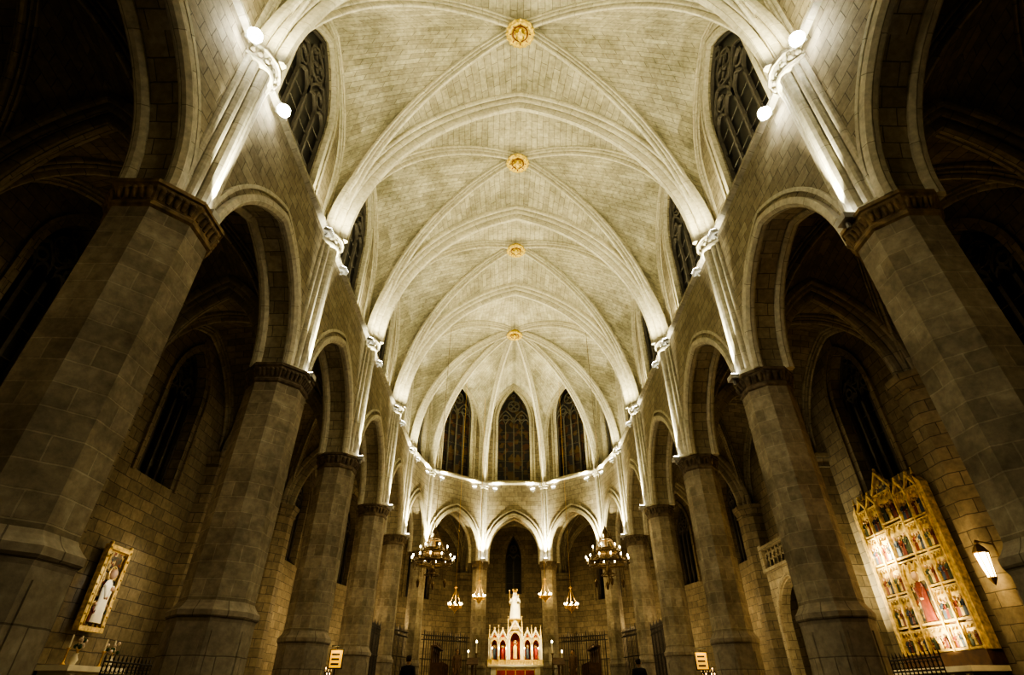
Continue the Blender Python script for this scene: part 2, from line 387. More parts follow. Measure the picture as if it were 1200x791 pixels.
def point(p,power,col=(1,.7,.35),rad=.1,name='lamp_light'):
    l=bpy.data.lights.new(name,'POINT'); l.energy=power; l.color=col; l.shadow_soft_size=rad
    o=bpy.data.objects.new(name,l); sc.collection.objects.link(o); o.location=p; return o
P_UP=860; P_SH=3400; P_DN=1150
shell=MB(); ashell=MB()
for sg,nm in((-1,'left'),(1,'right')):
    ch=chain(sg); ou=outer(sg)
    wall=MB(); ow=MB()
    RRR=RL if sg<0 else RR
    for i,(x,y) in enumerate(ch):
        if i==0: continue
        r=RRR.get(y,.52 if i>6 else .8)
        column(x,y,r,gilt=(i==2))
        if i<=5: d=(-sg,0)
        elif i==6: d=(-sg,-.12)
        else: d=(KEY.x-x,KEY.y-y)
        dn=V((d[0],d[1],0)).normalized()
        ss=1. if i<=5 else (.85 if i==6 else .72)
        shaft(x,y,d,ss)
        b=V((x,y,0)); sd=Z.cross(dn)
        for q in(-1,1):
            off=.95 if i<=5 else .78
            p=b+dn*.72+sd*off*q+Z*(ZU-.45)
            near=(i==2)
            flood_fixture(p,(dn*1.-Z*.7+V((0,-.8,0))) if near else (dn*.4+Z*.9),1 if near else 0)
            spot(p+Z*.16+dn*.12,dn*.42+Z*1.+sd*q*.15,P_UP*(1. if i<=5 else .75),146)
        if i<=5:
            p=b+dn*.8+Z*(ZU-.75)
            spot(p,V((-sg*12.5,6.5,-8.5)),P_DN,66,(1,.86,.58),.15,1.,'down_spot')
        fr_=SB+.41*ss+.13
        p=b+dn*fr_+Z*(ZC+.12)
        flood_fixture(p,Z,0)
        spot(p+Z*.06,Z*1.-dn*.03,P_SH,34,(1,.94,.70),rad=.03,name='shaft_spot')
        spot(p+Z*.06,Z*1.-dn*.045,P_SH*2.2,11,(1,.94,.70),rad=.03,blend=1,name='shaft_spot')
        if i>5: spot(p+Z*.06+dn*.25,Z*1.-dn*.16,1900,70,rad=.05,name='shaft_spot')
    segs=list(zip(ch,ch[1:]))
    if sg>0: segs.append((ch[-1],(-2.35,39.0)))
    for i,(A,B) in enumerate(segs):
        cen=(0,(A[1]+B[1])/2) if i<6 else (0,31.6)
        fr=Fr(A,B,cen); L=fr.L
        hw=L/2-(.62 if i<6 else .50); ap=11.6 if i<6 else 11.45
        sp=ZC if i<6 else 9.0; F=-.36
        arch_wall(wall,fr,0,L,ZC,ZU,(L/2,hw,0,sp,ap),F,.5)
        pm=[(-.14,-.10),(.14,-.10),(.14,.06),(.06,.14),(-.06,.14),(-.14,.06)]
        for t in(F,.5): arch_mould(wall,fr,L/2,hw,ZC,sp,ap,t,pm,1)
        arch_mould(wall,fr,L/2,hw+.26,ZC,sp,ap+.34,F-.03,[(-.05,-.05),(.05,-.05),(.05,.05),(-.05,.05)],1)
        z=ZU
        a=[fr.p(0,F,z-.16),fr.p(0,F-.14,z-.08),fr.p(0,F-.14,z+.02),fr.p(0,F,z+.06)]
        b=[q+fr.D*L for q in a]
        for k in range(3): wall.quad(a[k],b[k],b[k+1],a[k+1],1)
        wall.quad(fr.p(0,F,ZU+.04),fr.p(L,F,ZU+.04),fr.p(L,.08,ZU+.30),fr.p(0,.08,ZU+.30),1)
        whw=1.7 if i<6 else 1.3
        if i==6: whw=1.1
        wop=(L/2,whw,14.15,18.0 if i<6 else 19.0,21.0 if i<6 else 21.9)
        arch_wall(wall,fr,0,L,ZU,23.4,wop,.08,.7)
        arch_mould(wall,fr,L/2,whw+.03,14.15,wop[3],wop[4]+.03,.10,[(-.09,-.10),(.09,-.10),(.09,.08),(-.09,.08)],1)
        arch_mould(wall,fr,L/2,whw+.28,14.15,wop[3],wop[4]+.30,.08,[(-.08,-.06),(.08,-.06),(.08,.06),(-.08,.06)],1)
        window(fr,L/2,whw,14.15,wop[3],wop[4],.36,4,M_GLASS if i<6 else M_GLASSW,.09 if i<6 else .07,None if i<6 else M_TRACA)
    wall.obj('wall_nave_%s'%nm,[M_WALL,M_RIB])
    osegs=list(zip(ou,ou[1:]))
    if sg>0: osegs.append((ou[-1],(-3.75,43.6)))
    for i,(A,B) in enumerate(osegs):
        cen=(0,(A[1]+B[1])/2) if i<6 else (0,31.6)
        fr=Fr(A,B,cen); L=fr.L; whw=.95 if i<8 else .62
        sill=6.4 if i<8 else 7.0
        arch_wall(ow,fr,0,L,0,12.9,(L/2,whw,sill,9.5,11.25),0,.7)
        arch_mould(ow,fr,L/2,whw+.25,sill-.05,9.5,11.5,0,[(-.08,-.06),(.08,-.06),(.08,.06),(-.08,.06)],1)
        window(fr,L/2,whw,sill,9.5,11.25,.4,4 if i<8 else 2,M_GLASS)
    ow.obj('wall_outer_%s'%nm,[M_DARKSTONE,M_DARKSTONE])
    for i,(x,y) in enumerate(ou):
        mb=MB(); mb.lathe((0,0,0),[(.85,0),(.85,.4),(.7,.5),(.7,7.8),(.78,7.85),(.72,7.92),(.86,8.2),(.88,8.33)],8,0,0,False)
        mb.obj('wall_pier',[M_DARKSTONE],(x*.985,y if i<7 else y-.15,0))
    for i in range(len(ch)-1):
        a,b=ch[i],ch[i+1]; c2,d2=ou[i+1],ou[i]
        def ins(p,q,w):
            v=V((q[0]-p[0],q[1]-p[1])); v.normalize(); return (p[0]+v.x*w,p[1]+v.y*w)
        cor=[ins(a,d2,.35),ins(b,c2,.35),ins(c2,b,.35),ins(d2,a,.35)]
        cx=sum(p[0] for p in cor)/4; cy=sum(p[1] for p in cor)/4
        vault(ashell,ashell,cor,(cx,cy,12.5),ZC,[12.2,11.8,12.2,11.8],[ZC]*4,[0.15,0,.3,0],[None,PR_AI,PR_FO,None],PR_AD,12,3,rm=1)
cor=[(-2.35,39.4),(2.35,39.4),(3.65,43.3),(-3.65,43.3)]
vault(ashell,ashell,cor,(0,41.3,12.5),ZC,[12.2,11.8,12.2,11.8],[ZC]*4,[0.1,0,.3,0],[None,None,PR_FO,PR_AI],PR_AD,12,3,rm=1)
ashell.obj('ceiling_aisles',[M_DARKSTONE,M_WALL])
BZ={1:21.45,2:22.0,3:22.4,4:22.65}
for i in range(len(YS)-2):
    y0,y1=YS[i],YS[i+1]; X=6.62
    vault(shell,shell,[(X,y0),(X,y1),(-X,y1),(-X,y0)],(0,(y0+y1)/2,BZ.get(i,21.6)+.3),ZU,[21.5,ZTOP,21.5,ZTOP],[17.0,ZU,17.0,ZU],[.46,0,.46,0],
          [PR_FO,PR_TR,PR_FO,None],PR_DI,20,5,rm=1)
cs=[]
for sg in(1,-1):
    lst=[(6.62,26.2),(6.62,31.85)]
    for (x,y) in((6.1,36.0),(2.35,39.0)):
        d=V((KEY.x-x,KEY.y-y)); d.normalize(); lst.append((x+d.x*.35,y+d.y*.35))
    lst=[(sg*x,y) for x,y in lst]
    cs+= lst if sg>0 else lst[::-1]
vault(shell,shell,cs,KEY,ZU,[21.6]*3+[22.3]+[21.6]*3+[ZTOP],[17.6]*3+[18.2]+[17.6]*3+[ZU],[.46,.42,.38,.38,.38,.42,.46,0],[PR_FO]*7+[None],PR_DI,20,5,rm=1)
shell.obj('ceiling',[M_VAULT,M_RIB])
def boss(x,y,z,r):
    mb=MB(); mb.lathe((0,0,0),[(r*.55,.35),(r*.9,.12),(r,0),(r*.96,-.06),(r*.7,-.08),(r*.66,-.02),(r*.1,-.02)],24,0)
    mb.torus((0,0,-.06),r*.82,r*.09,0); mb.torus((0,0,-.04),r*.52,r*.04,1,24)
    for k in range(16):
        t=k*math.pi/8; mb.ball((r*math.cos(t)*.95,r*math.sin(t)*.95,-.02),r*.10,0,8)
    for k in range(8):
        t=k*math.pi/4; mb.cyl((r*.62*math.cos(t),r*.62*math.sin(t),-.06),(r*.76*math.cos(t),r*.76*math.sin(t),-.06),.02,.035,6,1)
    mb.lathe((0,.08*r,-.06),[(r*.05,-.08),(r*.2,-.06),(r*.22,0)],10,0,sx=1,sy=2); mb.ball((0,-.33*r,-.08),r*.13,0,8)
    for q in(-1,1):
        mb.cyl((q*.1,-.1*r,-.08),(q*.36*r,.1*r,-.08),.05,.04,6,0); mb.ball((q*.36*r,-.2*r,-.06),.08*r,0,6)
    mb.obj('vault_boss',[M_BOSS,M_DRED],(x,y,z))
for i in range(5): boss(0,(YS[i]+YS[i+1])/2,BZ.get(i,21.6)-.2,.54)
boss(0,31.6,22.25,.56)
mb=MB(); mb.box((0,19,-.15),(25.5,51.5,.3)); mb.obj('floor',[M_FLOOR])
mb=MB(); mb.box((0,-6.0,11.6),(25.5,.8,23.4)); mb.obj('wall_back',[M_WALL])
mb=MB()
for k in range(6): mb.box((0,33.0+k*.18,.08+k*.16),(11.0-k*.3,8.8-k*.5,.165))
mb.obj('presbytery_steps',[M_BASE])
def pew(x,y):
    mb=MB(); mb.box((0,0,.43),(3.6,.4,.04)); mb.box((0,.22,.68),(3.6,.04,.4)); mb.box((0,.22,.89),(3.66,.07,.05)); mb.box((0,.2,.28),(3.6,.03,.12)); mb.box((0,.5,.18),(3.4,.2,.04))
    for q in(-1.8,0,1.8): mb.box((q,.05,.3),(.05,.5,.6)); mb.box((q,.22,.6),(.05,.08,.6)); mb.box((q,.4,.1),(.05,.5,.06))
    mb.obj('church_pew',[M_WOOD],(x,y,0),math.pi)
for k in range(8):
    for q in(-1,1): pew(q*2.9,10.2+k*1.25)
# ------------------------------------------------------------------ chandeliers
def chandelier(x,y,z,top):
    mb=MB()
    def tier(R,z0,n,h):
        mb.lathe((0,0,z0),[(R-.02,-.06),(R+.03,-.08),(R+.04,0),(R+.03,.08),(R-.02,.06),(R-.04,0),(R-.02,-.06)],36,0,cap=False)
        mb.torus((0,0,z0+.1),R,.018,0,36,5); mb.torus((0,0,z0-.12),R,.018,0,36,5)
        for i in range(n):
            t=2*math.pi*i/n; c=V((math.cos(t),math.sin(t),0))
            mb.cyl(c*R+Z*z0,c*(R+.13)+Z*(z0-.02),.015,.015,5,0); p=c*(R+.14)+Z*z0
            mb.lathe(p,[(.02,-.06),(.06,0),(.06,.015),(.02,.02)],8,0)
            mb.cyl(p+Z*.02,p+Z*(.02+h),.02,.02,6,1); mb.ball(p+Z*(.07+h),.036,2,8,1.7)
            t2=t+math.pi/n; q=V((math.cos(t2),math.sin(t2),0))*(R+.02)+Z*(z0+.08)
            mb.cyl(q,q+Z*.22,.035,.006,5,0); mb.ball(q+Z*.08,.045,0,6)
            mb.cyl(q-Z*.16,q-Z*.34,.006,.02,5,0); mb.ball(q-Z*.36,.03,0,6)
    tier(.86,0,12,.16); tier(.5,.5,6,.14)
    mb.torus((0,0,1.05),.28,.04,0,20,6)
    for i in range(8):
        t=2*math.pi*i/8; c=V((math.cos(t),math.sin(t),0))
        mb.cyl(c*.86+Z*.06,c*.5+Z*.52,.018,.018,5,0); mb.cyl(c*.5+Z*.55,c*.28+Z*1.05,.018,.018,5,0)
        mb.cyl(c*.28+Z*1.05,Z*1.65,.014,.014,5,0)
        mb.cyl(c*.28+Z*1.05,c*.34+Z*1.32,.03,.005,5,0)
        mb.cyl(c*.86,c*.12-Z*.1,.018,.018,5,0)
        p=c*.62-Z*.12; mb.cyl(p,p-Z*.6,.01,.01,4,0)
        if i%2==0: mb.lathe(p-Z*.85,[(.01,-.12),(.05,-.08),(.08,.05),(.09,.14),(.05,.2),(.02,.25)],8,0)
    mb.lathe((0,0,-.1),[(.02,-.85),(.06,-.7),(.03,-.55),(.13,-.38),(.17,-.2),(.08,-.1),(.05,0),(.1,.1),(.04,.2),(.03,.6),(.09,.7),(.03,.8),(.03,1.3),(.11,1.5),(.05,1.65),(.02,1.8)],12,0)
    mb.torus((0,0,-.55),.34,.025,0,20,5)
    for i in range(6):
        t=i*math.pi/3; mb.cyl((.34*math.cos(t),.34*math.sin(t),-.55),(0,0,-.3),.012,.012,4,0)
    mb.cyl((0,0,1.6),(0,0,top-z),.012,.012,5,0)
    mb.obj('crown_chandelier',[M_BRASS,M_MARB,E_CANDLE],(x,y,z))
    point((x,y,z+.8),100,(1,.78,.42),.5,'chandelier_light')
chandelier(-3.95,26.6,5.9,20.4); chandelier(4.3,26.6,5.9,20.4)
def small_ch(x,y,z,top):
    mb=MB(); R=.36
    mb.lathe((0,0,0),[(R-.02,-.05),(R+.02,-.05),(R+.05,.03),(R,.05),(R-.03,.03),(R-.02,-.05)],24,0,cap=False)
    mb.lathe((0,0,-.1),[(.01,-.25),(.05,-.15),(.2,-.02),(.3,.08),(.3,.1)],16,0)
    for i in range(8):
        t=i*math.pi/4; c=V((math.cos(t),math.sin(t),0))
        mb.cyl(c*(R+.03)+Z*.03,c*(R+.03)+Z*.13,.015,.015,5,1); mb.ball(c*(R+.03)+Z*.17,.035,2,6,1.5)
        if i%2==0: mb.cyl(c*R,Z*1.0,.008,.008,4,0)
    mb.lathe((0,0,1.0),[(.09,0),(.1,.03),(.03,.08),(.01,.14)],10,0)
    mb.cyl((0,0,1.0),(0,0,top-z),.01,.01,4,0)
    mb.obj('hanging_lamp',[M_GOLD,M_MARB,E_CANDLE],(x,y,z)); point((x,y,z+.3),90,(1,.74,.34),.2,'hanging_lamp_light')
small_ch(-3.5,34.4,5.0,20); small_ch(-2.25,37.0,5.8,20); small_ch(1.95,37.0,5.9,20); small_ch(3.3,34.4,5.0,20)
# ------------------------------------------------------------------ high altar
def pinn(mb,x,y,z,h,w,m=1):
    mb.box((x,y,z+h*.3),(w,w,h*.6),0); mb.lathe((x,y,z+h*.6),[(w*.75,0),(w*.75,h*.04),(w*.5,h*.06),(.008,h*.4)],4,m,0,False)
    mb.ball((x,y,z+h),w*.3,m,6)
def high_altar():
    mb=MB()
    mb.box((0,-.5,.5),(2.6,.9,.95),0); mb.box((0,-.5,1.0),(2.9,1.1,.1),0); mb.box((0,-.96,.5),(2.0,.04,.6),2)
    for k in range(5): mb.box((-1+.5*k,-.985,.5),(.05,.03,.75),1)
    mb.box((0,.1,1.15),(3.0,.6,.3),1); mb.box((0,-.2,1.28),(3.0,.06,.06),1)
    for i,x in enumerate((-1.14,-.68,0,.68,1.14)):
        w=.40 if i!=2 else .6; h=1.15 if i!=2 else 1.5
        z0=1.32
        mb.box((x,.3,z0+h/2),(w+.06,.06,h),2)
        for q in(-1,1): mb.box((x+q*w/2,.1,z0+h*.42),(.07,.36,h*.84),1); mb.cyl((x+q*w/2,-.1,z0),(x+q*w/2,-.1,z0+h*.8),.03,.03,8,0)
        a=archcurve(x,w/2,z0+h*.62,z0+h*.62+w*.7,6)
        path=[V((p.x,-.1,p.z)) for p in a]; mb.sweep(path,V((0,1,0)),[(-.04,-.05),(.04,-.05),(.04,.05),(-.04,.05)],1)
        g0=z0+h*.84
        for q in(-1,1):
            mb.prism([(x+q*w*.62,g0-.05),(x+q*w*.62,g0+.05),(x,g0+w*1.05+.06),(x,g0+w*1.05-.06)],-.16,0,0)
            for k in range(4):
                t=(k+.5)/4; mb.ball((x+q*w*.62*(1-t),-.1,g0+.06+w*1.05*t),.04,1,6)
        mb.prism([(x-w*.5,g0),(x+w*.5,g0),(x,g0+w*.9)],-.06,.2,1)
        mb.torus((x,-.09,g0+w*.32),w*.13,.025,2,12,5,'Y')
        mb.ball((x,-.08,g0+w*1.05+.1),.06,1,8)
        s=.75 if i!=2 else 1.
        mb.lathe((x,.08,z0+.05),[(.12*s,0),(.11*s,.3*s),(.12*s,.55*s),(.05*s,.66*s)],10,[3,2,0,3,2][i] if i!=2 else 1); mb.ball((x,.08,z0+.05+.75*s),.07*s,4,8,1.15)
        mb.torus((x,.14,z0+.05+.76*s),.11*s,.015,1,14,4,'Y')
    for x in(-1.42,-.92,-.38,.38,.92,1.42): pinn(mb,x,.05,1.3,1.65 if abs(x)>.5 else 2.1,.12)
    mb.lathe((0,.1,2.75),[(.32,0),(.34,.1),(.22,.2),(.24,.4),(.36,.5),(.36,.56)],8,1,0,False)
    for x in(-1.25,-.9,-.5,.5,.9,1.25):
        mb.lathe((x,-.3,1.05),[(.07,0),(.06,.03),(.02,.08),(.03,.2),(.02,.3),(.05,.4),(.05,.42)],8,1); mb.cyl((x,-.3,1.47),(x,-.3,1.8),.02,.02,6,0); mb.ball((x,-.3,1.84),.03,5,6,1.6)
    mb.obj('high_altar',[M_MARB,M_GOLDP,M_RED,M_BLUE,M_FLESH,E_CANDLE],(0,33.6,1.0))
    st=MB()
    rings=[(.27,0,0),(.26,.12,0),(.23,.4,.01),(.21,.7,.015),(.20,.85,.02),(.17,.98,.01),(.19,1.1,0),(.18,1.18,0),(.08,1.26,0),(.055,1.31,0)]
    n=20; vs=[]
    for r,z,sw in rings:
        for i in range(n):
            t=2*math.pi*i/n; rr=r*(1+.09*math.sin(t*6+z*2)*(1 if z<1. else .3)); vs.append((rr*math.cos(t)+sw,rr*.8*math.sin(t),z))
    st.add(vs,[[k*n+i,k*n+(i+1)%n,(k+1)*n+(i+1)%n,(k+1)*n+i] for k in range(len(rings)-1) for i in range(n)],0,None,True)
    st.ball((0,-.01,1.40),.095,0,12,1.2); st.lathe((0,.02,1.30),[(.13,-.1),(.115,.05),(.112,.14),(.07,.22),(.01,.24)],12,0,sy=.9)
    st.ball((0,-.1,1.39),.018,0,6)
    st.lathe((0,0,1.50),[(.09,0),(.10,.05),(.13,.15)],12,1)
    for i in range(8):
        t=i*math.pi/4; st.cyl((.12*math.cos(t),.12*math.sin(t),1.62),(.13*math.cos(t),.13*math.sin(t),1.74),.025,.005,5,1)
    st.cyl((.17,0,1.12),(.23,-.08,.9),.06,.05,8,0); st.cyl((.23,-.08,.9),(.08,-.22,.92),.05,.035,8,0); st.ball((.07,-.23,.92),.035,0,6)
    st.cyl((-.17,0,1.12),(-.24,-.06,.88),.06,.05,8,0); st.cyl((-.24,-.06,.88),(-.26,-.26,.93),.05,.035,8,0); st.ball((-.26,-.28,.93),.035,0,6)
    st.lathe((.14,-.17,.92),[(.08,0),(.085,.12),(.07,.22),(.03,.27)],10,0); st.ball((.14,-.18,1.25),.06,0,8,1.1); st.lathe((.14,-.18,1.3),[(.05,0),(.07,.07)],8,1)
    st.cyl((-.27,-.27,.7),(-.27,-.27,1.55),.015,.015,6,1); st.ball((-.27,-.27,1.58),.04,1,8)
    o=st.obj('madonna_statue',[M_MARB,M_GOLD],(0,33.7,4.32)); o.scale=(1.15,1.15,.88)
high_altar()
spot((-2.5,27.5,9.5),(2.5,6.2,-5.2),5600,24,(1,.86,.5),.1,.6,'altar_spot')
spot((2.8,27.5,9.5),(-2.7,6.2,-6.3),6200,26,(1,.84,.46),.1,.6,'altar_spot')
# ------------------------------------------------------------------ iron screens, choir stalls
def grille(A,B,h,name='iron_screen'):
    fr=Fr(A,B,(0,31.6)); mb=MB(); L=fr.L; e=.85; n=int((L-2*e)/.16)
    for k in range(n+1):
        a=e+k*(L-2*e)/n; hh=h+(.15 if k%4==0 else 0); mb.cyl(fr.p(a,0,0),fr.p(a,0,hh),.018 if k%4 else .032,.018 if k%4 else .032,5,0); mb.cyl(fr.p(a,0,hh),fr.p(a,0,hh+.14),.03,.003,5,0)
    for z in(.2,1.2,h*.66,h-.3,h-.05): mb.cyl(fr.p(e-.2,0,z),fr.p(L-e+.2,0,z),.025,.025,5,0)
    for k in range(n):
        a=e+(k+.5)*(L-2*e)/n; c=fr.p(a,0,h-.17)
        path=[c+fr.D*.07*math.cos(2*math.pi*j/10)+Z*.1*math.sin(2*math.pi*j/10) for j in range(10)]
        mb.sweep(path,fr.N,[(-.01,-.01),(.01,-.01),(.01,.01),(-.01,.01)],0,closed=True)
    mb.obj(name,[M_IRON])
for sg in(-1,1):
    grille((sg*7,31.9),(sg*6.1,36),3.8); grille((sg*6.1,36),(sg*2.35,39),3.8); grille((sg*7,26.2),(sg*7,31.9),3.6)
grille((-2.35,39),(2.35,39),3.8)
def stall(x,y,rz):
    mb=MB(); n=4
    mb.box((0,0,.06),(3.2,.9,.12),0)
    mb.box((0,.38,.95),(3.2,.07,1.7),0); mb.box((0,.28,1.82),(3.3,.35,.07),0)
    for k in range(n+1):
        xx=-1.6+k*.8; mb.box((xx,.1,.6),(.06,.6,1.0),0); mb.box((xx,.36,1.4),(.08,.1,.9),0); mb.cyl((xx,-.15,1.1),(xx,-.15,1.16),.05,.05,8,0); mb.lathe((xx,.3,1.85),[(.05,0),(.06,.05),(.02,.1),(.05,.16),(.005,.28)],8,0)
    for k in range(n):
        xx=-1.2+k*.8; mb.box((xx,.1,.5),(.7,.5,.05),0)
        a=archcurve(xx,.3,1.4,1.65,6); mb.sweep([V((p.x,.33,p.z)) for p in a],V((0,1,0)),[(-.02,-.02),(.02,-.02),(.02,.02),(-.02,.02)],0)
    mb.obj('choir_stall',[M_WOOD],(x,y,.98),rz)
stall(-3.9,32.9,math.radians(90)); stall(3.9,32.9,math.radians(-90))
def lectern(x,y):
    mb=MB(); mb.lathe((0,0,0),[(.25,0),(.25,.06),(.06,.12),(.05,.9),(.09,1.0)],10,0); mb.add([(-.3,-.2,1.0),(.3,-.2,1.0),(.3,.2,1.3),(-.3,.2,1.3),(-.3,-.2,1.04),(.3,-.2,1.04),(.3,.2,1.34),(-.3,.2,1.34)],[[0,3,2,1],[4,5,6,7],[0,1,5,4],[2,3,7,6],[0,4,7,3],[1,2,6,5]],0)
    mb.obj('lectern',[M_WOOD],(x,y,.98))
lectern(-2.2,31.6); lectern(2.2,31.6)
def candle_stand(x,y,z,h=1.6):
    mb=MB(); mb.lathe((0,0,0),[(.2,0),(.18,.05),(.04,.12),(.03,h*.5),(.05,h*.52),(.03,h*.55),(.03,h*.95),(.09,h),(.09,h+.02)],10,0)
    mb.cyl((0,0,h),(0,0,h+.5),.035,.035,8,1); mb.ball((0,0,h+.56),.04,2,8,1.7)
    mb.obj('candle_stand',[M_BRASS,M_MARB,E_CANDLE],(x,y,z))
for x in(-2.1,2.0): candle_stand(x,33.2,.98)
candle_stand(-2.6,34.2,.98,1.2); candle_stand(2.6,34.2,.98,1.2)
def votive_rack(x,y,rz):
    mb=MB()
    for q in(-.5,.5): mb.box((q,0,.6),(.05,.4,1.2),0)
    for r in range(3):
        z=1.15+r*.22; mb.box((0,-.2+r*.2,z),(1.1,.16,.03),0)
        for k in range(8):
            p=V((-.45+k*.13,-.2+r*.2,z+.015)); mb.cyl(p,p+Z*.1,.03,.03,6,1)
            if (k*3+r)%4: mb.ball(p+Z*.14,.02,2,6,1.6)
    mb.box((0,.25,.9),(1.1,.04,1.5),0)
    mb.obj('votive_candle_rack',[M_IRON,M_MARB,E_VOTIVE],(x,y,0),rz); point((x,y,2.1),18,(1,.6,.25),.3,'votive_light')
votive_rack(-8.4,28.4,0); votive_rack(8.6,28.6,0)
# ------------------------------------------------------------------ right altarpiece
def figure(mb,x,y,z,h,robe):
    mb.lathe((x,y,z),[(.2*h,0),(.16*h,.35*h),(.17*h,.6*h),(.12*h,.72*h),(.04*h,.78*h)],10,robe,sy=.25)
    mb.ball((x,y-.01,z+.88*h),.085*h,4,8,1.2)
    mb.torus((x,y+.01,z+.89*h),.13*h,.02*h,1,16,4,'Y')
    for q in(-1,1): mb.cyl((x+q*.13*h,y-.02,z+.66*h),(x+q*.04*h,y-.05,z+.45*h),.045*h,.03*h,6,robe); mb.ball((x+q*.03*h,y-.05,z+.44*h),.03*h,4,6)
def altarpiece():
    mb=MB()
    Wd=2.9
    mb.box((0,.1,2.2),(Wd+.1,.15,4.0),0)
    xs=[-1.22,-.70,0,.70,1.22]; ws=[.46,.46,.84,.46,.46]
    k=0
    for ci,(x,w) in enumerate(zip(xs,ws)):
        rows=[(.35,.5),(.95,.72),(1.75,.72),(2.55,.72),(3.35,.72)]
        if ci==2: rows=[(.35,.5),(.95,1.5),(2.55,.85),(3.5,.8)]
        for (z,h) in rows:
            k+=1
            mb.box((x,0,z+h/2),(w,.05,h),6)
            mb.box((x,-.02,z+h*.80),(w*.92,.03,h*.3),1)
            nf=1 if ci==2 and h>1 else 3
            for j in range(nf):
                figure(mb,x+(j-(nf-1)/2)*w*.29,-.05-.015*j,z+.05,h*(.8 if nf==1 else .62)*(1-.1*(j%2)),[2,1,3,2,5,1][(k*2+j)%6])
            for q in(-1,1): mb.box((x+q*(w/2),-.05,z+h/2),(.045,.08,h),1); mb.cyl((x+q*w/2,-.1,z),(x+q*w/2,-.1,z+h),.014,.014,6,1)
            mb.box((x,-.06,z),(w,.09,.05),1); mb.box((x,-.06,z+h),(w,.08,.04),1)
            for e in(-1,0,1):
                a=archcurve(x+e*w*.3,w*.15,z+h*.80,z+h*.97,5); mb.sweep([V((p.x,-.08,p.z)) for p in a],V((0,1,0)),[(-.02,-.014),(.02,-.014),(.02,.014),(-.02,.014)],1)
        g=4.1 if ci!=2 else 4.35
        mb.prism([(x-w/2,g-.05),(x+w/2,g-.05),(x,g+w*.55)],-.03,.1,6)
        for q in(-1,1):
            mb.prism([(x+q*w*.55,g-.07),(x+q*w*.55,g+.03),(x,g+w*.62+.06),(x,g+w*.62-.05)],-.1,.05,1)
            for t in(.15,.4,.65,.9): mb.ball((x+q*w*.55*(1-t),-.05,g+.06+w*.6*t),.03,1,6)
        mb.ball((x,-.04,g+w*.62+.1),.05,1,8)
    for x in(-1.5,-.96,-.45,.45,.96,1.5): mb.box((x,-.06,2.2),(.06,.14,3.8),1); pinn(mb,x,-.06,4.1,.42,.07,1)
    for q in(-1,1): mb.prism([(q*1.5,.3),(q*1.68,.3),(q*1.68,4.1),(q*1.5,4.3)],-.1,.12,1)
    mb.box((0,.0,.15),(Wd+.3,.4,.3),0)
    o=mb.obj('gothic_altarpiece',[M_WOOD,M_OLDG,M_DRED,M_BLUE,M_FLESH,M_GREEN,M_PAINT],(11.45,16.5,1.32),math.radians(-90)); o.scale=(1.04,1,1.09)
    t=MB(); t.box((0,0,.6),(3.0,.8,1.2),0); t.box((0,-.02,1.25),(3.3,.95,.12),1)
    for k in range(6): t.box((-1.35+k*.54,-.41,.6),(.1,.04,1.1),1)
    t.obj('side_altar',[M_BASE,M_MARB],(11.2,16.5,0),math.radians(-90))
altarpiece()
spot((10.1,17.8,4.6),(1.3,-.35,-.25),1500,62,(1,.84,.47),.05,1.,'altarpiece_spot')
spot((10.3,16.0,2.0),(1.1,0,.35),750,88,(1,.84,.47),.05,1.,'altarpiece_spot')
spot((9.4,15.4,6.0),(2.1,1.4,-3.0),650,70,(1,.84,.47),.06,.9,'altarpiece_spot')
spot((9.9,19.0,3.0),(1.5,.3,1.0),1100,115,(1,.88,.56),.06,1.,'wall_spot')
def rail(x,y0,y1,h=1.5):
    mb=MB(); n=int(abs(y1-y0)/.16)
    for k in range(n+1):
        y=y0+(y1-y0)*k/n; mb.cyl((x,y,0),(x,y,h),.015,.015,5,0); mb.cyl((x,y,h),(x,y,h+.12),.025,.003,5,0); mb.torus((x,y+.08,h-.18),.07,.01,0,10,4,'X')
    for z in(.15,h-.3,h-.05): mb.cyl((x,y0,z),(x,y1,z),.02,.02,5,0)
    mb.obj('iron_railing',[M_IRON])
rail(9.6,14.2,19.2); rail(-9.6,14.2,18.8,1.4)
def lantern(x,y,z,sx,e=E_WARM,pw=25,h=.5,w=.22):
    mb=MB(); k=w/.22
    mb.lathe((0,0,0),[(w*.35,-h/2),(w*.62,h/2)],6,1,0,False)
    for i in range(6):
        t=2*math.pi*(i+.5)/6; c=V((math.cos(t),math.sin(t),0)); mb.cyl(c*w*.36-Z*h/2,c*w*.64+Z*h/2,.012,.012,5,0)
    mb.lathe((0,0,h/2),[(w*.72,0),(w*.74,.03),(.1*k,.14),(.04,.2),(.05,.24),(.01,.3)],6,0,0,False); mb.lathe((0,0,-h/2),[(.01,-.16*k),(.04,-.12),(w*.4,-.02),(w*.4,0)],6,0,0,False)
    mb.cyl((0,0,h/2+.28),(sx*.38,0,h/2+.2),.016,.016,6,0); mb.cyl((sx*.38,0,-.1),(sx*.38,0,h/2+.3),.02,.02,6,0)
    mb.obj('wall_lantern',[M_BRASS,e],(x,y,z)); point((x-sx*.35,y,z),pw,(1,.70,.32),.1,'lantern_light')
lantern(10.45,12.75,3.15,1,pw=90,h=.5)
mb=MB(); mb.torus((0,0,0),.28,.02,0,20,5); mb.cyl((0,0,.6),(0,0,8),.01,.01,4,0)
for i in range(5):
    t=i*2*math.pi/5; c=V((.28*math.cos(t),.28*math.sin(t),0)); mb.cyl(c,c+Z*.1,.02,.02,6,0); mb.ball(c+Z*.15,.045,1,8,1.4); mb.cyl(c,Z*.6,.008,.008,4,0)
